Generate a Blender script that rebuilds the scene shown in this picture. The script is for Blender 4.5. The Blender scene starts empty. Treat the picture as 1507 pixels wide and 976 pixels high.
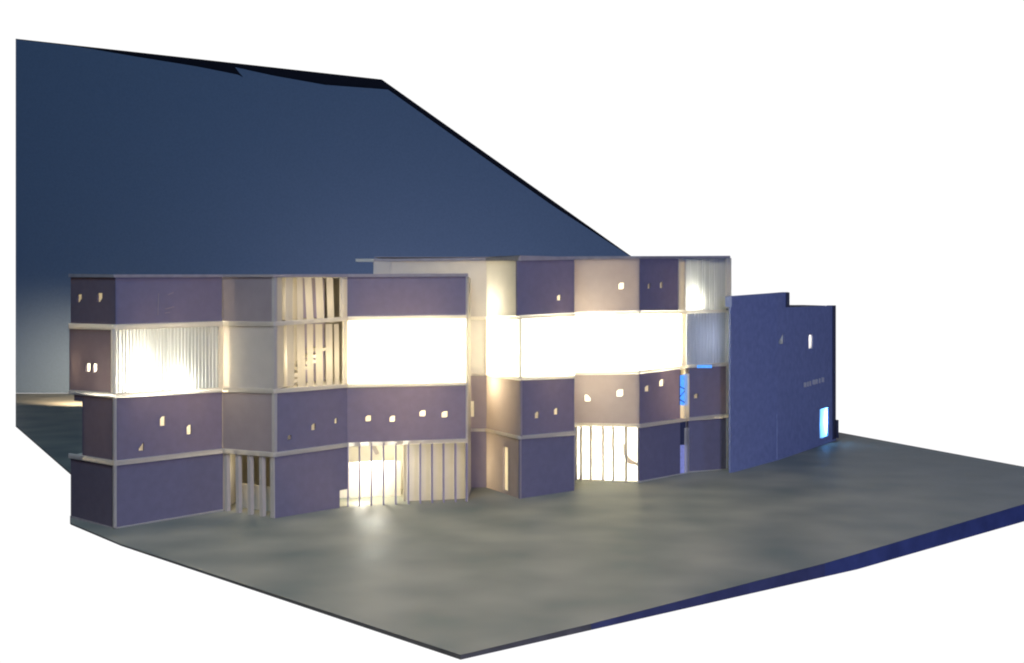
import bpy, bmesh, math, random
from mathutils import Vector
random.seed(7)
S = bpy.context.scene
COL = S.collection

# ---------------------------------------------------------------- camera
HC = 0.30            # camera height above the base board (m)
F = 1700.0           # focal length in photo pixels
CX, HY = 753.5, 431.0
cd = bpy.data.cameras.new('camera'); cam = bpy.data.objects.new('camera', cd); COL.objects.link(cam)
cam.location = (0, 0, HC); cam.rotation_euler = (math.radians(90), 0, 0)
cd.sensor_width = 36.0; cd.lens = 36.0*F/1507.0
cd.shift_y = -(488.0-HY)/1507.0
cd.clip_start = 0.01; cd.clip_end = 100
S.camera = cam

# ---------------------------------------------------------------- world: plain white behind the view, darkened elsewhere to keep its light off the model
W = bpy.data.worlds.new('World'); S.world = W; W.use_nodes = True
nt = W.node_tree; nt.nodes.clear()
tc = nt.nodes.new('ShaderNodeTexCoord')
dp = nt.nodes.new('ShaderNodeVectorMath'); dp.operation = 'DOT_PRODUCT'; dp.inputs[1].default_value = (0, 1, 0)
mr = nt.nodes.new('ShaderNodeMapRange'); mr.interpolation_type = 'SMOOTHSTEP'
mr.inputs['From Min'].default_value = 0.46; mr.inputs['From Max'].default_value = 0.58
mx = nt.nodes.new('ShaderNodeMix'); mx.data_type = 'RGBA'
mx.inputs[6].default_value = (0.012, 0.015, 0.030, 1); mx.inputs[7].default_value = (1.03, 1.03, 1.03, 1)
bg = nt.nodes.new('ShaderNodeBackground'); bg.inputs['Strength'].default_value = 1.0
wo = nt.nodes.new('ShaderNodeOutputWorld')
L = nt.links.new
L(tc.outputs['Generated'], dp.inputs[0]); L(dp.outputs['Value'], mr.inputs['Value'])
sx = nt.nodes.new('ShaderNodeSeparateXYZ'); L(tc.outputs['Generated'], sx.inputs[0])
me_ = nt.nodes.new('ShaderNodeMapRange'); me_.interpolation_type = 'SMOOTHSTEP'   # white cut off higher up so less light reaches the board
me_.inputs['From Min'].default_value = 0.28; me_.inputs['From Max'].default_value = 0.38
me_.inputs['To Min'].default_value = 1.0; me_.inputs['To Max'].default_value = 0.0
L(sx.outputs['Z'], me_.inputs['Value'])
mm = nt.nodes.new('ShaderNodeMath'); mm.operation = 'MULTIPLY'
L(mr.outputs['Result'], mm.inputs[0]); L(me_.outputs['Result'], mm.inputs[1]); L(mm.outputs[0], mx.inputs[0])
L(mx.outputs[2], bg.inputs['Color']); L(bg.outputs[0], wo.inputs['Surface'])

S.cycles.filter_width = 2.0
S.view_settings.view_transform = 'Standard'; S.view_settings.look = 'None'
S.view_settings.exposure = 0.0; S.view_settings.gamma = 1.0

# ---------------------------------------------------------------- room lamps and an added fill
def lamp(name, kind, loc, power, color, aim=None, size=0.3, spot=120, blend=0.6):
    l = bpy.data.lights.new(name, kind); o = bpy.data.objects.new(name, l); COL.objects.link(o)
    l.energy = power; l.color = color; o.location = loc
    if kind == 'AREA': l.size = size
    elif kind == 'SPOT': l.spot_size = math.radians(spot); l.spot_blend = blend; l.shadow_soft_size = size
    else: l.shadow_soft_size = size
    if aim is not None:
        o.rotation_euler = (Vector(aim)-Vector(loc)).to_track_quat('-Z', 'Y').to_euler()
    return o
lamp('blue_room_lamp', 'AREA', (1.0, -0.9, 0.9), 36, (0.50, 0.52, 1.0), (0.0, 1.8, 0.15), 0.5)
lamp('added_front_fill', 'SPOT', (-.25, .15, 1.25), 60, (1.0, .88, .70), (-.02, 1.30, 0), .12, 52, 1.0)  # added warm fill standing in for bloom over the middle of the board
lamp('blue_side_lamp', 'AREA', (1.7, 1.3, .45), 2.6, (0.12, 0.32, 1.0), (.60, 2.3, .05), .3)
lamp('backdrop_lamp', 'AREA', (-0.6, 0.4, 1.9), 19, (0.30, 0.62, 1.0), (-1.1, 3.4, 0.5), 0.5)

# ---------------------------------------------------------------- pixel -> plan helpers
def depth(yb): return HC*F/(yb-HY)
def ground(x, yb): Y = depth(yb); return Vector(((x-CX)/F*Y, Y, 0))
def zat(y, Y): return HC-(y-HY)*Y/F

class Face:
    """one straight wall in plan, given by two points on its base line"""
    def __init__(s, xa, ya, xb, yb):
        s.xa, s.ya, s.xb, s.yb = xa, ya, xb, yb
        a, b = ground(xa, ya), ground(xb, yb); d = (b-a).normalized()
        s.dir = d; s.n = Vector((d.y, -d.x, 0))
        if s.n.y > 0: s.n = -s.n
    def base(s, x): return s.ya+(s.yb-s.ya)*(x-s.xa)/(s.xb-s.xa)
    def p(s, x, y, off=0.0):
        yb = s.base(x); g = ground(x, yb); g.z = zat(y, g.y)
        if abs(g.z) < 0.0: g.z = 0
        return g+s.n*off
f0 = Face(104, 762, 170, 778); f1 = Face(170, 778, 328, 752); f2 = Face(328, 752, 404, 763)
f3 = Face(404, 763, 511, 745.5); f4 = Face(511, 745.5, 688, 738)
f5 = Face(550, 718, 716, 717.6); f6 = Face(716, 717.6, 765, 734); f7 = Face(765, 734, 845, 722)
f8 = Face(845, 706, 941, 710); f9 = Face(941, 710, 1012, 695.5); f10 = Face(1012, 695.5, 1073, 690)
f11 = Face(1075, 696, 1144, 677); f12 = Face(1144, 677, 1229, 648)

# ---------------------------------------------------------------- materials
def mat(name, color, rough=0.7, spec=0.3, trans=0.0, tcol=(1, 1, 1), noise=0.12, nscale=60, bump=0.0, nvec=None):
    m = bpy.data.materials.new(name); m.use_nodes = True
    t = m.node_tree; t.nodes.clear(); N = t.nodes.new; K = t.links.new
    out = N('ShaderNodeOutputMaterial'); b = N('ShaderNodeBsdfPrincipled')
    b.inputs['Roughness'].default_value = rough; b.inputs['Specular IOR Level'].default_value = spec
    co = N('ShaderNodeTexCoord'); no = N('ShaderNodeTexNoise'); no.inputs['Scale'].default_value = nscale
    no.inputs['Detail'].default_value = 5
    if nvec:
        mp = N('ShaderNodeMapping'); mp.inputs['Scale'].default_value = nvec
        K(co.outputs['Object'], mp.inputs['Vector']); K(mp.outputs[0], no.inputs['Vector'])
    else: K(co.outputs['Object'], no.inputs['Vector'])
    mi = N('ShaderNodeMix'); mi.data_type = 'RGBA'
    mi.inputs[6].default_value = tuple(max(0, c*(1-noise)) for c in color)+(1,)
    mi.inputs[7].default_value = tuple(min(1, c*(1+noise)) for c in color)+(1,)
    r = N('ShaderNodeMapRange'); r.inputs['From Min'].default_value = 0.3; r.inputs['From Max'].default_value = 0.7
    K(no.outputs['Fac'], r.inputs['Value']); K(r.outputs[0], mi.inputs[0]); K(mi.outputs[2], b.inputs['Base Color'])
    if bump:
        bp = N('ShaderNodeBump'); bp.inputs['Strength'].default_value = bump; bp.inputs['Distance'].default_value = 0.001
        K(no.outputs['Fac'], bp.inputs['Height']); K(bp.outputs[0], b.inputs['Normal'])
    if trans > 0:
        tr = N('ShaderNodeBsdfTranslucent'); tr.inputs['Color'].default_value = tuple(tcol)+(1,)
        ms = N('ShaderNodeMixShader'); ms.inputs[0].default_value = trans
        K(b.outputs[0], ms.inputs[1]); K(tr.outputs[0], ms.inputs[2]); K(ms.outputs[0], out.inputs['Surface'])
    else: K(b.outputs[0], out.inputs['Surface'])
    return m
M = {}
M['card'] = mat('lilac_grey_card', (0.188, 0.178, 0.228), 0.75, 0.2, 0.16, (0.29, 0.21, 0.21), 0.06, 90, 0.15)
M['card_shaded'] = mat('shaded_lilac_grey_card', (0.13, 0.11, 0.13), 0.8, 0.2, 0.10, (0.26, 0.19, 0.18), 0.06, 90, 0.15)  # same card, painted darker for the left faces that catch less light
M['cream'] = mat('cream_card', (0.50, 0.47, 0.40), 0.7, 0.2, 0.25, (0.80, 0.76, 0.66), 0.06, 50, 0.1)
M['beige'] = mat('mauve_grey_card', (0.30, 0.26, 0.25), 0.75, 0.2, 0.20, (0.62, 0.52, 0.44), 0.06, 60, 0.1)
M['paper'] = mat('tracing_paper', (0.6, 0.6, 0.55), 0.6, 0.2, 0.75, (0.97, 0.96, 0.86), 0.03, 40)
M['strip'] = mat('white_foamboard_edge', (0.74, 0.70, 0.60), 0.6, 0.2, 0.70, (0.97, 0.93, 0.82), 0.08, 80)
M['dull_strip'] = mat('grey_foamboard_edge', (0.32, 0.28, 0.25), 0.7, 0.2, 0.0, (1, 1, 1), 0.1, 80)
M['corr'] = mat('corrugated_plastic', (0.42, 0.44, 0.44), 0.35, 0.4, 0.50, (0.88, 0.92, 0.90), 0.25, 40, 0.0, (30, 30, 0.6))
M['inner'] = mat('white_foamboard', (0.62, 0.58, 0.48), 0.8, 0.1, 0, (1, 1, 1), 0.06, 30)
M['fin'] = mat('cream_fin', (0.50, 0.46, 0.38), 0.7, 0.2, 0.12, (0.9, 0.8, 0.6), 0.06, 50)
M['thinfin'] = mat('cream_paper_fin', (0.50, 0.47, 0.38), 0.7, 0.2, 0.55, (0.95, 0.88, 0.70), 0.06, 50)
M['lilac'] = mat('dimmed_lilac_card', (0.40, 0.36, 0.44), 0.8, 0.1, 0, (1, 1, 1), 0.06, 40)
M['dark_fin'] = mat('lilac_fin', (0.32, 0.28, 0.33), 0.7, 0.2, 0.0, (1, 1, 1), 0.08, 50)
M['pane'] = mat('window_paper', (0.6, 0.58, 0.5), 0.6, 0.2, 0.8, (1.0, 0.96, 0.84), 0.04, 50)
M['bluepane'] = mat('blue_window_paper', (0.3, 0.4, 0.6), 0.5, 0.3, 0.8, (0.75, 0.9, 1.0), 0.15, 120)
M['wing'] = mat('blue_grey_card', (0.22, 0.25, 0.36), 0.8, 0.2, 0, (1, 1, 1), 0.10, 90, 0.15)
M['wing_dark'] = mat('dark_blue_card', (0.05, 0.055, 0.09), 0.8, 0.2, 0, (1, 1, 1), 0.10, 90)
M['sheet'] = mat('blue_backdrop_paper', (0.145, 0.20, 0.245), 0.9, 0.1, 0, (1, 1, 1), 0.04, 160)
M['black'] = mat('black_unlit_rim', (0.012, 0.012, 0.016), 0.8, 0.1, 0, (1, 1, 1), 0.1, 40)
M['edge'] = mat('blue_light_board_edge', (0.05, 0.07, 0.17), 0.7, 0.2, 0, (1, 1, 1), 0.2, 30)  # blue light falling on the board edge, put into the colour
M['edge_fade'] = mat('dim_blue_light_board_edge', (0.055, 0.065, 0.13), 0.7, 0.2, 0, (1, 1, 1), 0.2, 30)  # dimmer step where that painted blue light fades out
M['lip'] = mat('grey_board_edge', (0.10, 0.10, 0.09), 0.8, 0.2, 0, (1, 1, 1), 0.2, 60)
def glow(m, col, st):
    b_ = [n for n in m.node_tree.nodes if n.type == 'BSDF_PRINCIPLED'][0]
    b_.inputs['Emission Color'].default_value = tuple(col)+(1,); b_.inputs['Emission Strength'].default_value = st
M['bluelit'] = mat('lit_blue_window', (0.2, 0.3, 0.6), 0.5, 0.3, 0, (1, 1, 1), .3, 200); glow(M['bluelit'], (0.06, 0.34, 1.0), 1.1)
M['blueglow'] = mat('blue_glow_lining', (0.3, 0.3, 0.5), 0.5, 0.3, 0, (1, 1, 1), .2, 200); glow(M['blueglow'], (0.25, 0.30, 0.75), .35)  # blue light in the slot painted as emission of the lining
# base board: grey-green card with a faint sheen and cloudy blotches, smeared reflections put into the colour
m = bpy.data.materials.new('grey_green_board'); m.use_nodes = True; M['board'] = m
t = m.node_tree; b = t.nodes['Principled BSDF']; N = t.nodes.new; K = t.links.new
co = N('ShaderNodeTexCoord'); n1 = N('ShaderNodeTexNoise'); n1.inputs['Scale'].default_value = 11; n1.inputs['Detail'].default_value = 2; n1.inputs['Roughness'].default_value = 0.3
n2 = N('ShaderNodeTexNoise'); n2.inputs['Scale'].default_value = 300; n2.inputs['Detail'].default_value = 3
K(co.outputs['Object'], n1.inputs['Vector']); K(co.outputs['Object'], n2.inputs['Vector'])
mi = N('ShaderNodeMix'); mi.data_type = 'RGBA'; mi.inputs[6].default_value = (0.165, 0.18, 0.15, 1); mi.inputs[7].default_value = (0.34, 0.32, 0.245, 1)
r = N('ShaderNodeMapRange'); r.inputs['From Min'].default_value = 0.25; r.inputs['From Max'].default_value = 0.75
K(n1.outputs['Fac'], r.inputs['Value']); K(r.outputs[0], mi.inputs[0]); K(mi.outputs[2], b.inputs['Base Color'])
b.inputs['Specular IOR Level'].default_value = 0.06
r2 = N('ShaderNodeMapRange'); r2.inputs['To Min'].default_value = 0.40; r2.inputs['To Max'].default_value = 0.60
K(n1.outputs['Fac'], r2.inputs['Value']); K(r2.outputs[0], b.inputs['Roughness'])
bp = N('ShaderNodeBump'); bp.inputs['Strength'].default_value = 0.08; bp.inputs['Distance'].default_value = 0.001
K(n2.outputs['Fac'], bp.inputs['Height']); K(bp.outputs[0], b.inputs['Normal'])

# ---------------------------------------------------------------- mesh helpers
def obj(name, verts, faces, material, parent=None, label=None):
    me = bpy.data.meshes.new(name); me.from_pydata([tuple(v) for v in verts], [], faces); me.update()
    bm = bmesh.new(); bm.from_mesh(me); bmesh.ops.remove_doubles(bm, verts=bm.verts, dist=1e-6)
    bmesh.ops.recalc_face_normals(bm, faces=bm.faces); bm.to_mesh(me); bm.free()
    o = bpy.data.objects.new(name, me); me.materials.append(material); COL.objects.link(o)
    if parent: o.parent = parent; o.matrix_parent_inverse = parent.matrix_world.inverted()
    if label: o['label'] = label
    return o
def thing(name, label, cat, loc=(0, 0, 0)):
    o = bpy.data.objects.new(name, None); COL.objects.link(o); o.location = loc
    o['label'] = label; o['category'] = cat; o.empty_display_size = 0.02
    bpy.context.view_layer.update(); return o
def prism(pts, z0, z1):
    """pts plan polygon; z0,z1 floats or lists -> verts, faces"""
    n = len(pts); g = lambda z, i: z[i] if isinstance(z, (list, tuple)) else z
    v = [(p[0], p[1], g(z0, i)) for i, p in enumerate(pts)]+[(p[0], p[1], g(z1, i)) for i, p in enumerate(pts)]
    f = [tuple(range(n))[::-1], tuple(range(n, 2*n))]+[(i, (i+1) % n, n+(i+1) % n, n+i) for i in range(n)]
    return v, f
def lerp(a, b, t): return a+(b-a)*t

def panel(B, face, x0, x1, t0, t1, b0, b1, material, wins=(), name='wall_panel', off=0.0, th=0.003, label=None,
          pane=None, wlabel=None, sub='window'):
    """card panel between image columns x0..x1; top edge y t0..t1, bottom edge y b0..b1 (left..right).
       wins: (cx, cy, w, h[, shape]); the card is cut through and a paper pane closes the hole from behind"""
    u = lambda x: (x-x0)/(x1-x0)
    top = lambda x: lerp(t0, t1, u(x)); bot = lambda x: lerp(b0, b1, u(x))
    hs = []
    for w in wins:
        cx, cy, ww, hh = w[:4]
        if hh < 20: ww *= .9; hh *= .88
        xa, xb = cx-ww/2, cx+ww/2
        va = (cy-hh/2-top(cx))/(bot(cx)-top(cx)); vb = (cy+hh/2-top(cx))/(bot(cx)-top(cx))
        hs.append((xa, xb, va, vb, w[4] if len(w) > 4 else 'rect'))
    xs = sorted({x0, x1}|{h[0] for h in hs}|{h[1] for h in hs})
    n = max(1, int((x1-x0)/25))
    xs = sorted(set(xs)|{lerp(x0, x1, i/n) for i in range(n+1)})
    vs = sorted({0.0, 1.0}|{h[2] for h in hs}|{h[3] for h in hs})
    P = lambda x, v, o: face.p(x, lerp(top(x), bot(x), v), off+o)
    V = []; Fc = []
    def quad(*ps):
        i = len(V); V.extend(ps); Fc.append(tuple(range(i, i+len(ps))))
    def inhole(x, v): return any(h[0] < x < h[1] and h[2] < v < h[3] for h in hs)
    for i in range(len(xs)-1):
        for j in range(len(vs)-1):
            if inhole((xs[i]+xs[i+1])/2, (vs[j]+vs[j+1])/2): continue
            a, c, d, e = xs[i], xs[i+1], vs[j], vs[j+1]
            quad(P(a, d, 0), P(c, d, 0), P(c, e, 0), P(a, e, 0))
    for (a, c, d, e) in [(x0, x1, 0, 1)]+[h[:4] for h in hs]:
        for (p, q) in (((a, d), (c, d)), ((c, d), (c, e)), ((c, e), (a, e)), ((a, e), (a, d))):
            quad(P(p[0], p[1], 0), P(q[0], q[1], 0), P(q[0], q[1], -th), P(p[0], p[1], -th))
    for h in hs:
        a, c, d, e, sh = h
        mx_, mv = (a+c)/2, (d+e)/2
        k = 0.0
        if sh == 'tri': quad(P(a, d, 0), P(c, d, 0), P(a, e-(e-d)*0.25, 0))
        elif sh == 'house': quad(P(mx_, d, 0), P(c, d, 0), P(c, mv, 0))
        elif sh == 'cut': quad(P(a, d, 0), P(lerp(a, c, .35), d, 0), P(a, lerp(d, e, .25), 0)); quad(P(c, e, 0), P(lerp(a, c, .75), e, 0), P(c, lerp(d, e, .8), 0))
        elif sh == 'notch': quad(P(c, e, 0), P(lerp(a, c, .55), e, 0), P(c, lerp(d, e, .55), 0)); quad(P(a, d, 0), P(lerp(a, c, .25), d, 0), P(a, lerp(d, e, .3), 0))
    o = obj(name, V, Fc, material, B, label)
    for h in hs:
        a, c, d, e, _ = h; g = (c-a)*0.12; gv = (e-d)*0.08
        q = [P(a-g, d-gv, -th-.0005), P(c+g, d-gv, -th-.0005), P(c+g, e+gv, -th-.0005), P(a-g, e+gv, -th-.0005)]
        obj(sub, q, [(0, 1, 2, 3)], pane or M['pane'], o, wlabel)
    return o

def strip(B, pts, material, name='floor_edge', proud=0.0022, th=0.0022, label=None):
    """edge strip that follows the facade: pts = [(face, x, ytop, ybot), ...]"""
    V = []; Fc = []
    for (fc, x, y0, y1) in pts:
        V += [fc.p(x, y0, proud), fc.p(x, y1, proud), fc.p(x, y0, -th+proud), fc.p(x, y1, -th+proud)]
    for i in range(len(pts)-1):
        a, c = 4*i, 4*(i+1)
        Fc += [(a, c, c+1, a+1), (a, c, c+2, a+2), (a+1, c+1, c+3, a+3)]
    k = 4*(len(pts)-1)
    Fc += [(0, 1, 3, 2), (k, k+1, k+3, k+2)]
    return obj(name, V, Fc, material, B, label)

def post(B, face, x0, x1, y0, y1, material, name='post', proud=0.0012, th=0.005, lean=0.0, label=None):
    c = []
    for o in (proud, proud-th):
        c += [face.p(x0, y0, o), face.p(x1, y0, o), face.p(x1+lean, y1, o), face.p(x0+lean, y1, o)]
    return obj(name, c, [(0, 1, 2, 3), (4, 5, 6, 7), (0, 1, 5, 4), (1, 2, 6, 5), (2, 3, 7, 6), (3, 0, 4, 7)], material, B, label)

def blade(B, face, x, y0, y1, width, ang, material, lean=0.0, th=0.0016, off=-0.004, label=None):
    if th == 0: width *= 1.2
    """upright fin whose cross-section is turned by ang (deg) from the facade plane"""
    a = face.p(x, y0, off); c = face.p(x+lean, y1, off)
    d = face.dir*math.cos(math.radians(ang))-face.n*math.sin(math.radians(ang))
    nrm = Vector((d.y, -d.x, 0))
    if th == 0:
        V = [a-d*width/2, a+nrm*width*.06, a+d*width/2, c-d*width/2, c+nrm*width*.06, c+d*width/2]
        return obj('fin', V, [(0, 1, 4, 3), (1, 2, 5, 4)], material, B, label)
    V = []
    for q in (a, c):
        for su, sn in ((-.5, -.5), (.5, -.5), (.5, .5), (-.5, .5)):
            V.append(q+d*su*width+nrm*sn*th)
    return obj('fin', V, [(0, 1, 2, 3), (4, 5, 6, 7), (0, 1, 5, 4), (1, 2, 6, 5), (2, 3, 7, 6), (3, 0, 4, 7)], material, B, label)

def corrugated(B, face, x0, x1, t0, t1, b0, b1, n, label=None, off=-0.001, amp=0.0030):
    V = []; Fc = []; N_ = n*2
    for i in range(N_+1):
        x = lerp(x0, x1, i/N_); o = off-(amp*random.uniform(.6, 1.2) if i % 2 else 0)
        V += [face.p(x, lerp(t0, t1, i/N_), o), face.p(x, lerp(b0, b1, i/N_), o)]
    for i in range(N_): Fc.append((2*i, 2*i+2, 2*i+3, 2*i+1))
    return obj('corrugated_panel', V, Fc, M['corr'], B, label)

def slab(B, pts, z, backs, name, th=0.0016, material=None):
    """floor plate: facade points pulled 2 mm inside, then the back points"""
    P = [(q.x, q.y) for q in pts]+[(b[0], b[1]) for b in backs]
    if isinstance(z, (list, tuple)):      # z: image rows of the edge at each facade point
        zz = [zat(y, q.y) for y, q in zip(z, pts)]; zz += [zz[-1]]+[zz[0]]*(len(backs)-1)
    else: zz = [z]*len(P)
    v, f = prism(P, [a-th/2 for a in zz], [a+th/2 for a in zz])
    return obj(name, v, f, material or M['inner'], B)

def wallplate(B, p, q, z0, z1, name='light_baffle', th=0.002, material=None):
    p = Vector((p[0], p[1], 0)); q = Vector((q[0], q[1], 0)); d = (q-p).normalized(); n = Vector((d.y, -d.x, 0))*th/2
    v, f = prism([p+n, q+n, q-n, p-n], z0, z1)
    return obj(name, v, f, material or M['inner'], B)

# ================================================================ BASE BOARD
top = [(23, 579), (23, 626), (104, 696), (104, 770), (178, 801), (678, 964), (870, 918), (1214, 829), (1262, 815), (1621, 708), (1233, 636), (1165, 579)]
pts = [ground(*p) for p in top]
zb = [-.004, -.003, -.003, -.002, -.002, -.004, -.0055, -.015, -.018, -.029, -.004, -.004]
n = len(pts)
V = [(p.x, p.y, 0) for p in pts]
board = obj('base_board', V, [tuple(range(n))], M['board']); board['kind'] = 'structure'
board['label'] = 'grey green base board the model building stands on'
Vb = []
for p, z in zip(pts, zb): Vb += [(p.x, p.y, -0.0002), (p.x, p.y, z)]
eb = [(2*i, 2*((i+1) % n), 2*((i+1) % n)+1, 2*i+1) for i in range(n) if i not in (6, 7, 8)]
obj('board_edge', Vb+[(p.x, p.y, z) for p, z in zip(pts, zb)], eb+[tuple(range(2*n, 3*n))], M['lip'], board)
obj('dim_blue_light_edge', [Vb[12], Vb[13], Vb[14], Vb[15]], [(0, 2, 3, 1)], M['edge_fade'], board)
obj('blue_light_edge', [Vb[2*i+k] for i in (7, 8, 9) for k in (0, 1)], [(0, 2, 3, 1), (2, 4, 5, 3)], M['edge'], board, 'front edge of the board with blue light painted in its colour')

# ================================================================ BACKDROP
YB = 3.446
def bp_(x, y, Y=YB): return (((x-CX)/F*Y), Y, zat(y, Y))
out = [(23, 57), (562, 117), (1213, 578.5), (23, 578.5)]
V = [bp_(x, y, YB) for x, y in out]; V += [(a, b+0.012, c) for a, b, c in V]
back = obj('backdrop_board', V, [(0, 1, 2, 3), (4, 5, 6, 7)]+[(i, (i+1) % 4, 4+(i+1) % 4, 4+i) for i in range(4)], M['black'])  # black rim stands for the unlit room beyond the blue sheet
back['kind'] = 'structure'; back['label'] = 'angular backdrop behind the left building, black rim for the unlit room'
inn = [(23, 58), (80, 64.5), (119, 69.5), (203, 84), (290, 98), (350, 110), (358, 114), (352, 107), (346, 99), (400, 111), (478, 125), (571, 132), (633, 176), (732, 246),
       (815, 304), (926, 376.5), (1205, 576), (23, 578)]
V = [bp_(x, y, YB-0.004) for x, y in inn]
obj('blue_paper', V, [tuple(range(len(V)))], M['sheet'], back, 'blue paper sheet facing the camera')

# ================================================================ LEFT BUILDING
A, Bc, C, D, E, Fp = ground(104, 762), ground(170, 778), ground(328, 752), ground(404, 763), ground(511, 745.5), ground(688, 738)
LB = thing('model_building', 'left four storey model building with slatted bays, low flat roof and dark left corner', 'building', (-0.3, 1.62, 0))
# y ranges of the floor edges  (face, x, top, bottom)
def chain(ys): return [(f0, 100 if i == 0 else 104, *y) if False else (fc, x, *y) for i, ((fc, x), y) in enumerate(zip(LC, ys))]
LC = [(f0, 103), (f0, 170), (f1, 170), (f1, 328), (f2, 328), (f2, 404), (f3, 404), (f3, 511), (f4, 511), (f4, 688.5)]
def floor_edge(ys, mt, **k):
    a = [ys[0], ys[1], ys[1], ys[2], ys[2], ys[3], ys[3], ys[4], ys[4], ys[5]]
    V = [(fc, x, *y) for (fc, x), y in zip(LC, a)]
    # merge corner points so the strip is mitred
    res = []
    for i, (fc, x, y0, y1) in enumerate(V):
        res.append((fc, x, y0, y1))
    return strip(LB, res, mt, **k)
floor_edge([(403, 408), (404, 408.5), (404, 408), (404, 408), (403.5, 408), (402.5, 407)], M['dull_strip'], name='roof_edge')
floor_edge([(476, 484), (477.5, 486), (472.5, 480), (473.5, 480), (466, 472), (463.5, 469)], M['strip'])
floor_edge([(574, 580), (578.5, 586), (570, 577), (572.6, 579), (565, 570.5), (562.5, 567)], M['strip'])
floor_edge([(667, 674), (678, 685.5), (660, 667), (666, 672.5), (651.5, 657.5), (645.5, 651)], M['strip'])
strip(LB, [(f0, 104, 759, 771), (f0, 170, 777, 788)], M['dull_strip'], name='plinth', proud=0.001)
strip(LB, [(f1, 170, 776.3, 779), (f1, 328, 749.5, 752.3)], M['strip'], name='plinth', proud=0.001)

# top row
panel(LB, f0, 104, 170, 408, 408, 477, 478.5, M['card_shaded'], [(116.5, 439, 8, 13, 'notch'), (146.5, 438, 9, 15, 'notch')])
p = panel(LB, f1, 170, 327, 408, 408, 478, 473, M['card'])
for (xa, ya, xb, yb, w) in ((233, 432, 232, 464, .0012), (247, 434, 255, 430.5, .0012), (243, 455, 256, 451.5, .0012), (242, 461, 250, 459.5, .001)):
    a = f1.p(xa, ya, .0004); c = f1.p(xb, yb, .0004); d = (c-a).normalized(); s = d.cross(f1.n)*w/2
    obj('scratch', [a-s, a+s, c+s, c-s]+[v+f1.n*0.0003 for v in (a-s, a+s, c+s, c-s)], [(0, 1, 2, 3), (4, 5, 6, 7), (0, 1, 5, 4), (1, 2, 6, 5), (2, 3, 7, 6), (3, 0, 4, 7)], M['dull_strip'], p)
panel(LB, f2, 328, 404, 408, 407.5, 473, 474, M['beige'], label='pale card panel of the top floor')
for x, ln, w in ((411, 0, .0090), (428, -1, .0085), (443, 1, .0075), (455, 3.5, .0085), (471, 3, .0095), (487, 2, .0085)):
    blade(LB, f3, x, 408, 475, w, random.uniform(-14, -2), M['thinfin'], ln, 0, -.003)
post(LB, f3, 502, 506, 408, 467, M['strip'])
panel(LB, f4, 511, 687, 407.5, 406.5, 467, 464.5, M['card'])
post(LB, f4, 507, 511, 407, 467, M['strip'])
post(LB, f4, 685.5, 688.5, 406, 738, M['strip'], proud=0.0008)
# third storey (lit)
panel(LB, f0, 102, 166, 483.5, 485.5, 575, 578.5, M['card_shaded'], [(129.5, 541, 8, 14, 'cut'), (139, 541.5, 8, 14, 'cut')])
post(LB, f1, 165.5, 170, 484, 580, M['strip'])
corrugated(LB, f1, 170, 323, 485, 479.5, 579, 571, 30, label='ribbed translucent panel lit from inside')
post(LB, f1, 322, 328, 479, 571, M['strip'])
panel(LB, f2, 328, 404, 479.5, 480, 570.5, 573, M['cream'], label='brightly lit cream panel')
post(LB, f2, 401, 405, 408, 667, M['cream'])
for x, ln, w in ((414, 0, .0095), (429, 1, .0090), (444, 2, .0100), (458, 1, .0085), (471, 1.5, .0095), (486, 1, .0090), (497, 1, .0070)):
    blade(LB, f3, x, 477, 569, w, random.uniform(-12, 6), M['thinfin'], ln, 0, -.003)
post(LB, f3, 506, 511, 471, 567, M['strip'])
for z0, z1 in ((.171, .2605), (.2635, .3215)):
    wallplate(LB, f3.p(404, 500, -.085), f3.p(530, 500, -.085), z0, z1, 'inner_wall', material=M['lilac'])  # wall coloured darker so the gaps between fins look dim
# little stair seen between the fins
sv = []; sf = []
for k in range(6):
    x0_ = 452+k*9; y0_ = 568-k*9.5
    a = [f3.p(x0_, y0_-5.5, -.045), f3.p(x0_+15, y0_-8, -.045), f3.p(x0_+15, y0_-3.5, -.045), f3.p(x0_, y0_-1, -.045)]
    c_ = [v-f3.n*.03 for v in a]; i = len(sv); sv += a+c_
    sf += [(i, i+1, i+2, i+3), (i+4, i+5, i+6, i+7)]+[(i+q, i+(q+1) % 4, i+4+(q+1) % 4, i+4+q) for q in range(4)]
obj('staircase', sv, sf, M['inner'], LB)
a = [f3.p(404, 560, -.05), f3.p(424, 505, -.05), f3.p(436, 480, -.05), f3.p(446, 480, -.05), f3.p(440, 560, -.05)]
obj('inner_wall', a+[v-f3.n*.002 for v in a], [(0, 1, 2, 3, 4), (5, 6, 7, 8, 9)]+[(i, (i+1) % 5, 5+(i+1) % 5, 5+i) for i in range(5)], M['inner'], LB)
panel(LB, f4, 511, 688, 471, 468, 566.5, 563.5, M['paper'], name='lit_panel', label='blazing white lit paper panel of the third storey')
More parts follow.
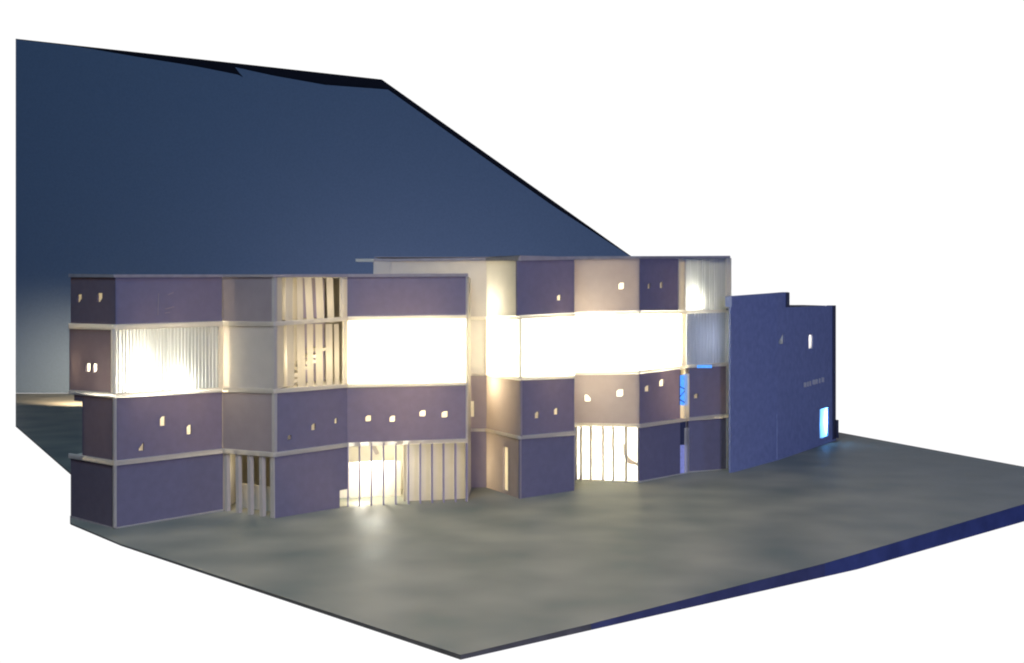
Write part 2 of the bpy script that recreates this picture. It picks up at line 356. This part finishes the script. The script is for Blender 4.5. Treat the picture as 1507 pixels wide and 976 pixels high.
# second storey
panel(LB, f0, 121, 170, 578, 586, 670, 679, M['card_shaded'])
panel(LB, f0, 109, 121, 577, 578, 590, 591, M['card_shaded'], name='bracket')
post(LB, f1, 168, 171, 586, 777, M['strip'], proud=0.0015, label='thin pale corner strip')
panel(LB, f1, 170, 327, 585, 576, 679, 661, M['card'], [(239.5, 620, 9, 16, 'cut'), (278.5, 632.5, 8, 16, 'cut'), (208, 657, 9, 15, 'tri')])
panel(LB, f2, 328, 404, 576, 578, 661, 667, M['beige'], label='dim grey card panel of the second storey')
panel(LB, f3, 404.5, 511, 578, 569, 668, 652.5, M['card'], [(426, 644, 6, 8, 'cut'), (461.5, 628.5, 7, 11, 'cut'), (494.5, 619.5, 5, 9, 'cut')])
panel(LB, f4, 511, 687, 569, 565.5, 652.5, 646.5, M['card'], [(542, 616, 9, 10, 'cut'), (577.5, 616.5, 9, 10, 'cut'), (622, 608.5, 10, 10, 'cut'), (654.5, 610, 10, 10, 'cut')])
# ground storey
panel(LB, f0, 104, 170, 672, 684, 762, 778, M['card_shaded'])
panel(LB, f1, 170, 328, 684, 666, 778, 752, M['card'])
for x, w in ((331.5, .0050), (348.5, .0050), (366, .0050), (383.5, .0050), (400, .0060)):
    blade(LB, f2, x, 665, f2.base(x), w*1.35, -8, M['fin'], 1, .0055, -.003)
lw = [f2.p(328, 728, -.035), f2.p(404, 731, -.035)]
wallplate(LB, lw[0], lw[1], 0, 0.033, 'low_wall')
panel(LB, f3, 405, 500, 672, 658.5, 763, 747.5, M['card'])
panel(LB, f3, 500, 511, 658.5, 657, 722, 720, M['card'])
for x in (512.5, 529.5, 547, 565, 583, 601.5, 619, 636.5, 653.5, 671, 687):
    blade(LB, f4, x, 652, f4.base(x), .0125, 84, M['dark_fin'], 0, .0022, -.004)
# things seen between those fins
wallplate(LB, f4.p(505, 700, -.07), f4.p(600, 700, -.07), 0, .052, 'low_wall')
panel(LB, f4, 597, 692, 655, 651, 744, 740, M['cream'], name='inner_wall', off=-.022)
a = [f4.p(545, 655, -.03), f4.p(553, 655, -.03), f4.p(563, 672, -.03), f4.p(556, 674, -.03)]
obj('brace', a+[v-f4.n*.004 for v in a], [(0, 1, 2, 3), (4, 5, 6, 7)]+[(i, (i+1) % 4, 4+(i+1) % 4, 4+i) for i in range(4)], M['inner'], LB)
# floors, back and inner walls
ins = lambda p, fa, fb: Vector((p.x, p.y, 0))-(fa.n+fb.n)*0.0022
LP = [ins(A, f0, f0), ins(Bc, f0, f1), ins(C, f1, f2), ins(D, f2, f3), ins(E, f3, f4), ins(Fp, f4, f4)]
BK = [(-0.064, 1.770), (-0.40, 1.770), (-0.55, 1.72)]
for z, nm in ((.3225, 'roof'), ((480, 482, 476, 477, 469, 466), 'floor'), ((577, 582, 573.5, 576, 568, 565), 'floor'), ((670.5, 682, 663.5, 669, 654.5, 648), 'floor')): slab(LB, LP, z, BK, nm)
bk = [Vector(b+(0,)) for b in BK]
wallplate(LB, bk[0], bk[1], 0, .3215, 'back_wall'); wallplate(LB, bk[1], bk[2], 0, .3215, 'back_wall'); wallplate(LB, bk[2], LP[0], 0, .082, 'back_wall'); wallplate(LB, bk[2], LP[0], .166, .3215, 'back_wall'); wallplate(LB, f0.p(123.5, 600, -.003), (-.52, 1.73), .08, .17, 'inset_wall', material=M['card_shaded'])
wallplate(LB, LP[5]+Vector((0, .002, 0)), bk[0], 0, .3215, 'end_wall', material=M['cream'])
for q, bx in ((LP[2], (-.395, 1.765)), (LP[3], (-.30, 1.765)), (LP[4], (-.235, 1.765))):
    for z0, z1 in ((.0005, .0875), (.0895, .1685), (.1705, .2605), (.2625, .3215)):
        if q is LP[4] and z0 < .01: continue
        wallplate(LB, q, bx, z0, z1)  # unseen baffles added to stop lamp light bleeding between cells

# ================================================================ RIGHT BUILDING
RB = thing('model_building', 'taller model building right of centre with a long glowing white band between dark panels', 'building', (0.1, 1.9, 0))
RC = [(f5, 550), (f5, 716), (f6, 716), (f6, 765), (f7, 765), (f7, 845), (f8, 845), (f8, 941), (f9, 941), (f9, 1012), (f10, 1012), (f10, 1073.5)]
def fe(ys, mt, **k): return strip(RB, [(fc, x, *y) for (fc, x), y in zip(RC, ys)], mt, **k)
fe([(381, 385), (379.5, 384), (379.5, 384), (378, 384), (378, 384), (377.5, 382.5), (377.5, 382.5), (377, 381), (377, 381), (376.8, 380.5), (376.8, 380.5), (376.5, 380.5)], M['dull_strip'], name='roof_edge')
fe([(466, 470.5)]*3+[(464, 470), (464, 470), (460, 466), (459, 465), (457, 462), (457, 462), (456.5, 461.5), (456.5, 461.5), (455.5, 460)], M['strip'])
fe([(549.5, 553)]*3+[(555, 560), (555, 560), (552.5, 557), (547, 552), (546, 551), (545.5, 550), (537, 541.5), (537, 541.5), (533, 538.5)], M['strip'])
fe([(630.5, 635)]*3+[(641.5, 646.5), (641.5, 646.5), (634, 640.5), (622, 627.5), (624, 629), (624, 630), (614.5, 619.5), (614.5, 619.5), (608.5, 614.5)], M['strip'])
# roof slab overhanging to the left behind the left building
v, f = prism([(-.24, 1.772), (-.212, 1.772), (-.212, 1.80), (-.24, 1.80)], zat(385, 1.775), zat(381, 1.775)); obj('roof_overhang', v, f, M['strip'], RB)
# recess wall
panel(RB, f5, 550, 575.5, 384.5, 384.5, 466, 466, M['cream'], name='wall_panel', off=.0015, label='pale lilac wall piece above the left roof')
panel(RB, f5, 575.5, 716, 384.5, 384, 466, 466, M['cream'])
panel(RB, f5, 600, 716, 470, 470, 550, 550, M['cream'])
post(RB, f5, 714, 718, 470, 550, M['strip'])
panel(RB, f5, 600, 716, 552.5, 552.5, 631, 631, M['beige'], [(693.5, 602, 8, 23)])
panel(RB, f5, 600, 716, 634.5, 634.5, 718, 717.6, M['beige'])
panel(RB, f6, 716, 762, 384, 384, 466, 465, M['cream'], label='warm glowing cream panel in the recess, top floor')
panel(RB, f6, 716, 766, 470, 469.5, 550, 556, M['paper'], name='lit_panel')
panel(RB, f6, 716, 766, 553, 559.5, 631, 642.5, M['beige'])
panel(RB, f6, 716, 765, 634.5, 646, 717.6, 734, M['beige'], [(744, 690, 7, 64)], sub='door', wlabel='tall narrow lit slot')
# projecting bay
panel(RB, f7, 761, 845, 384, 382.5, 465, 461, M['card'], [(823, 438, 7, 9, 'cut')])
panel(RB, f7, 765, 845, 469, 465, 556, 553.5, M['paper'], name='lit_panel')
panel(RB, f7, 766.5, 845, 559.5, 556, 642.5, 635, M['card'], [(790.5, 611, 7, 11, 'cut'), (818.5, 605.5, 7, 11, 'cut')])
panel(RB, f7, 765, 845, 646, 640, 734, 722, M['card'])
wallplate(RB, f7.p(845, 700, -.001), f8.p(845, 700, .001), 0, .352, 'bay_side', material=M['cream'])
# grey-beige bay and fins
panel(RB, f8, 845, 941, 382, 381, 460, 458, M['beige'], [(914, 421, 9, 11, 'cut')])
panel(RB, f8, 845, 941, 464, 461, 548, 547, M['paper'], name='lit_panel')
panel(RB, f8, 845, 941, 551.5, 550.5, 623, 625, M['beige'], [(864.5, 586, 10, 11, 'house'), (912, 578.5, 11, 12, 'cut')])
for x in (847, 854.5, 869, 887, 902, 921, 939.5):
    blade(RB, f8, x, 627, f8.base(x), .009, 80, M['fin'], 0, .0018, -.003)
panel(RB, f8, 845, 941, 628, 629, 706, 710, M['paper'], name='lit_panel', off=-.012, label='lit paper screen behind the fins')
# bent grey cutout standing in for a figure's shadow behind the fins
a = [f8.p(915, 648, -.009), f8.p(919, 658, -.009), f8.p(921, 650, -.009), f8.p(920, 668, -.009), f8.p(928, 677, -.009), f8.p(939, 683, -.009), f8.p(938, 687, -.009), f8.p(924, 684, -.009), f8.p(915, 670, -.009)]
obj('figure_shadow', a, [tuple(range(9))], M['beige'], RB)
# right face
panel(RB, f9, 941.5, 999, 381, 381, 457.5, 457.5, M['card'], [(955.5, 421, 5, 9, 'cut'), (973.5, 419.5, 5, 10, 'cut')])
post(RB, f9, 998, 1004.5, 380.5, 457, M['strip'])
panel(RB, f9, 941.5, 1004, 461.5, 461, 546.5, 538.5, M['paper'], name='lit_panel')
post(RB, f9, 1003, 1009, 461, 538, M['strip'])
panel(RB, f9, 941.5, 1001, 549.5, 542.5, 625, 617, M['card'], [(952.5, 572, 8, 10, 'cut'), (974, 563.5, 8, 11, 'cut')])
panel(RB, f9, 941.5, 1001, 629.5, 620.5, 710, 698, M['card'])
# slots with blue light
g = [f9.p(999, 553, -.006), f9.p(1011, 551, -.006), f9.p(1011, 597, -.006), f9.p(999, 596, -.006)]
sw = obj('blue_window', [v+f9.n*.0055 for v in g], [(0, 1, 2, 3)], M['bluelit'], RB, 'bright cyan slot window')
for k, (xa, ya, xb, yb) in enumerate(((1000, 568, 1008, 572), (1008, 574, 1000, 584), (1000, 587, 1008, 592))):
    q = [f9.p(xa, ya, .0002), f9.p(xb, yb, .0002), f9.p(xb, yb+1.6, .0002), f9.p(xa, ya+1.6, .0002)]
    obj('glazing_bar', q+[v-f9.n*.0004 for v in q], [(0, 1, 2, 3), (4, 5, 6, 7)]+[(i, (i+1) % 4, 4+(i+1) % 4, 4+i) for i in range(4)], M['edge'], sw)
post(RB, f9, 1001, 1010, 596, 618, M['strip'], proud=-.001, th=.001)
post(RB, f9, 1001, 1010, 655, 698, M['blueglow'], proud=-.001, th=.001, name='slot_lining')
post(RB, f9, 1001, 1010, 620, 655, M['wing_dark'], proud=-.001, th=.001, name='slot_lining')
post(RB, f9, 1007.5, 1014, 550, 615, M['strip'])
post(RB, f9, 1008, 1013.5, 630, 696, M['strip'])
corrugated(RB, f10, 1006, 1069, 381, 380.5, 458, 457, 18, label='ribbed panel of the top floor, brightest at its lower left')
corrugated(RB, f10, 1010, 1067, 460.5, 459.5, 538, 534, 13, label='ribbed bluish panel under the bright one', amp=.003)
post(RB, f10, 1003.5, 1007.5, 381, 457, M['strip'])
panel(RB, f10, 1014, 1071, 541, 538, 615, 609, M['card'], [(1024.5, 583, 7, 8, 'cut')])
panel(RB, f10, 1013, 1071, 619.5, 614.5, 695, 690.5, M['card'])
post(RB, f10, 1068.5, 1075, 380, 690.5, M['strip'], proud=.0026, label='pale upright edge strip at the right corner')
post(RB, f10, 1025, 1046, 537.5, 541.5, M['bluelit'], name='blue_light_streak', proud=.0026, th=.0015)  # streak of blue light on the floor edge, put in as a glowing strip
strip(RB, [(f8, 845, 705.5, 709), (f8, 941, 708, 712.5), (f9, 941, 708, 714), (f9, 1012, 695, 699), (f10, 1012, 694, 697.5), (f10, 1074, 689.5, 692.5)], M['strip'], name='plinth')
# floors and inner walls
G0, G, H, I, I2, J, Kp, Lp = ground(550, 718), ground(716, 717.6), ground(765, 734), ground(845, 722), ground(845, 706), ground(941, 710), ground(1012, 695.5), ground(1073, 690)
RP = [ins(G0, f5, f5), ins(G, f5, f6), ins(H, f6, f7), ins(I, f7, f7), ins(I2, f8, f8), ins(J, f8, f9), ins(Kp, f9, f10), ins(Lp, f10, f10)]
RK = [(.40, 2.28), (.22, 2.22), (-.212, 2.05)]
for z, nm in ((.352, 'roof'), ((468, 468, 467, 463, 462, 459.5, 459, 458), 'floor'), ((551, 551, 557.5, 555, 549.5, 548, 539, 536), 'floor'), ((633, 633, 644, 637, 625, 627, 617, 611.5), 'floor')): slab(RB, RP, z, RK, nm)
# sloping parapet plate above the lower roof line
v, f = prism([(p.x, p.y) for p in RP]+RK, .3545, [zat(378, p.y) for p in RP]+[.362, .362, .356]); obj('roof_plate', v, f, M['dull_strip'], RB)
wallplate(RB, RK[0], RK[1], 0, .351, 'back_wall'); wallplate(RB, RK[1], RK[2], 0, .351, 'back_wall')
wallplate(RB, RK[2], RP[0], 0, .351, 'end_wall'); wallplate(RB, RP[7], RK[0], 0, .351, 'end_wall')
for q, bx, rows in ((RP[1], (-.06, 2.04), (0, 1)), (RP[2], (.02, 2.1), (0, 1, 3)), (RP[4], (.12, 2.15), (0, 1, 3)), (RP[5], (.23, 2.2), (0, 1, 3)), (RP[6], (.32, 2.24), (0, 1, 2, 3))):
    for k, (z0, z1) in enumerate(((.0005, .0875), (.0895, .1695), (.1715, .266), (.268, .351))):
        if k in rows: wallplate(RB, q, bx, z0, z1)  # added baffles again, keeping each cell's lamp light apart

# ================================================================ PLAIN WING
WB = thing('model_building', 'plain dark blue wing with stepped top and small glowing blue door at far right', 'building', (0.55, 2.2, 0))
panel(WB, f11, 1075, 1144, 452, 451.5, 696, 677, M['wing'])
panel(WB, f12, 1144, 1160, 451.5, 451, 677, 671.7, M['wing'], [(1150, 498, 9, 19, 'tri')])
panel(WB, f12, 1160, 1228.5, 452.5, 449.5, 671.7, 648, M['wing'], [(1193.5, 503, 6, 20), (1213, 622.5, 13, 43)], sub='window')
strip(WB, [(f11, 1076.5, 436.3, 452), (f11, 1144, 431.3, 452), (f12, 1144, 431.3, 452), (f12, 1160, 430, 452.5)], M['wing'], name='parapet', proud=.0004, th=.012)
post(WB, f12, 1156, 1160.5, 430.5, 452, M['wing_dark'], name='parapet_end', proud=.002, th=.012)
post(WB, f12, 1225, 1229.5, 449.5, 647, M['wing_dark'], name='corner_edge', proud=.001, th=.012)
post(WB, f12, 1228, 1233.5, 618, 645, M['wing_dark'], name='step', proud=.001, th=.03)
strip(WB, [(f11, 1077, 693.5, 696.3), (f11, 1144, 675.3, 677.6), (f12, 1144, 675.3, 677.6), (f12, 1229, 645.8, 647.8)], M['wing'], name='plinth', proud=.002)
post(WB, f12, 1143, 1146, 610, 676, M['wing'], name='seam', proud=.0015, th=.002)
for x, w, y in ((1184.5, 3, 566.5), (1188.6, 1.6, 565.5), (1192, 2, 564.5), (1197.5, 3.4, 562.5), (1201.5, 2.6, 561.5), (1206, 1.8, 560.5), (1210.5, 3, 559)):
    post(WB, f12, x-w/2, x+w/2, y-3.5, y+3.5, M['inner'], name='sign_letter', proud=.0012, th=.0012)
w0, w1, w2 = ground(1075, 696), ground(1144, 677), ground(1229, 648)
wi = [w0-f11.n*.003, w1-f11.n*.003, w2-f12.n*.003]
v, f = prism([wi[0], wi[1], wi[2], Vector((.635, 2.52, 0)), Vector((.40, 2.52, 0))], .2705, .2735); obj('roof', v, f, M['wing_dark'], WB)
wallplate(WB, wi[2], (.635, 2.52), 0, .27, 'end_wall', material=M['wing_dark'])
wallplate(WB, (.635, 2.52), (.40, 2.52), 0, .27, 'back_wall', material=M['wing_dark'])

# ================================================================ LAMPS INSIDE THE MODEL, some added to imitate bloom
WARM = (1.0, 0.86, 0.62); WHITE = (1.0, 0.95, 0.82); BLUE = (0.10, 0.35, 1.0)
def inner(face, x, y, d, power, color=WARM, size=.008):
    p = face.p(x, y, -.001); p = p+Vector((p.x, p.y, 0)).normalized()*d; lamp('interior_or_halo_lamp', 'POINT', p, power, color, size=size)
inner(f1, 250, 440, .10, .10); [inner(f1, x_, 468, .026, .014) for x_ in (200, 245)]  # the low pair is added to imitate bloom above the ribbed panel
inner(f1, 206, 560, .022, .36, WHITE); inner(f1, 262, 570, .022, .12, WHITE); inner(f0, 134, 540, .05, .12)
inner(f1, 250, 625, .10, .20); [inner(f1, x_, 592, .026, .024) for x_ in (195, 235, 275)]  # the high row is added to imitate bloom under the ribbed panel
inner(f1, 240, 720, .10, .03)
inner(f2, 366, 455, .08, .07); inner(f2, 382, 535, .075, .8); inner(f2, 366, 588, .05, .03); inner(f2, 366, 700, .05, .035)
for x_ in (440, 468, 494): inner(f3, x_, 445, .034, .016); inner(f3, x_, 530, .034, .028)  # lamps added close behind the fins to brighten them
inner(f3, 455, 610, .08, .06)
inner(f4, 600, 450, .07, .06); [inner(f4, x_, 458, .026, .030) for x_ in (550, 590, 630)]; inner(f4, 600, 520, .05, 2.4, WHITE); inner(f4, 600, 605, .07, .25); [inner(f4, x_, 576, .026, .026) for x_ in (550, 592, 634)]  # lamp rows added as bloom above and below the white panel
inner(f4, 550, 685, .05, .35, WHITE); inner(f4, 530, 735, .02, .05, WHITE); inner(f4, 645, 690, .085, .13)
inner(f5, 690, 430, .10, .20); inner(f6, 752, 452, .07, .35, WHITE); inner(f7, 805, 430, .08, .07); inner(f7, 815, 455, .026, .02)  # last lamp added to imitate bloom over the lit band
inner(f5, 700, 510, .10, .12); inner(f6, 755, 510, .05, 1.0, WHITE); inner(f7, 805, 512, .05, 1.8, WHITE); inner(f8, 880, 505, .05, 1.8, WHITE); inner(f9, 965, 502, .05, 1.5, WHITE)
inner(f5, 700, 590, .10, .15); inner(f6, 747, 566, .05, .35); inner(f7, 805, 600, .09, .10); inner(f7, 800, 566, .026, .02); inner(f8, 895, 590, .09, .30, WHITE); inner(f8, 868, 562, .030, .06, WHITE); inner(f8, 905, 560, .026, .04); inner(f9, 965, 580, .08, .20); inner(f9, 970, 552, .026, .03)  # the lamps close under the lit band are added for its bloom
inner(f5, 700, 680, .12, .05); inner(f6, 744, 690, .08, .25); inner(f8, 890, 672, .06, 1.8, WHITE)
inner(f8, 900, 430, .09, .25, WHITE); inner(f8, 862, 450, .030, .09, WHITE); inner(f8, 900, 455, .026, .04); inner(f9, 965, 430, .09, .08)  # the two low lamps nearest the card are added for bloom
inner(f10, 1019, 444, .018, .16, WHITE)
inner(f10, 1030, 500, .05, .04, (.62, .68, 1.0)); inner(f10, 1040, 590, .06, .05)
inner(f12, 1213, 620, .04, 1.6, BLUE); inner(f12, 1180, 500, .05, .04, (1, .95, .9)); inner(f12, 1153, 500, .02, .012, (1, .95, .9))
# lamp standing behind the left building, shining on the backdrop
lamp('rear_lamp', 'SPOT', (-1.12, 3.02, .07), 15, (1.0, .76, .54), (-1.30, 3.45, -.03), .03, 88, 1.0)
lamp('added_rear_fill', 'POINT', (-.45, 2.95, .15), 2.6, (.80, .70, 1.0), None, .04)  # added violet fill with no known source, lifts the lower backdrop
lamp('added_rear_fill', 'POINT', (.05, 2.95, .15), 2.0, (.72, .68, 1.0), None, .04)  # second added fill for the backdrop
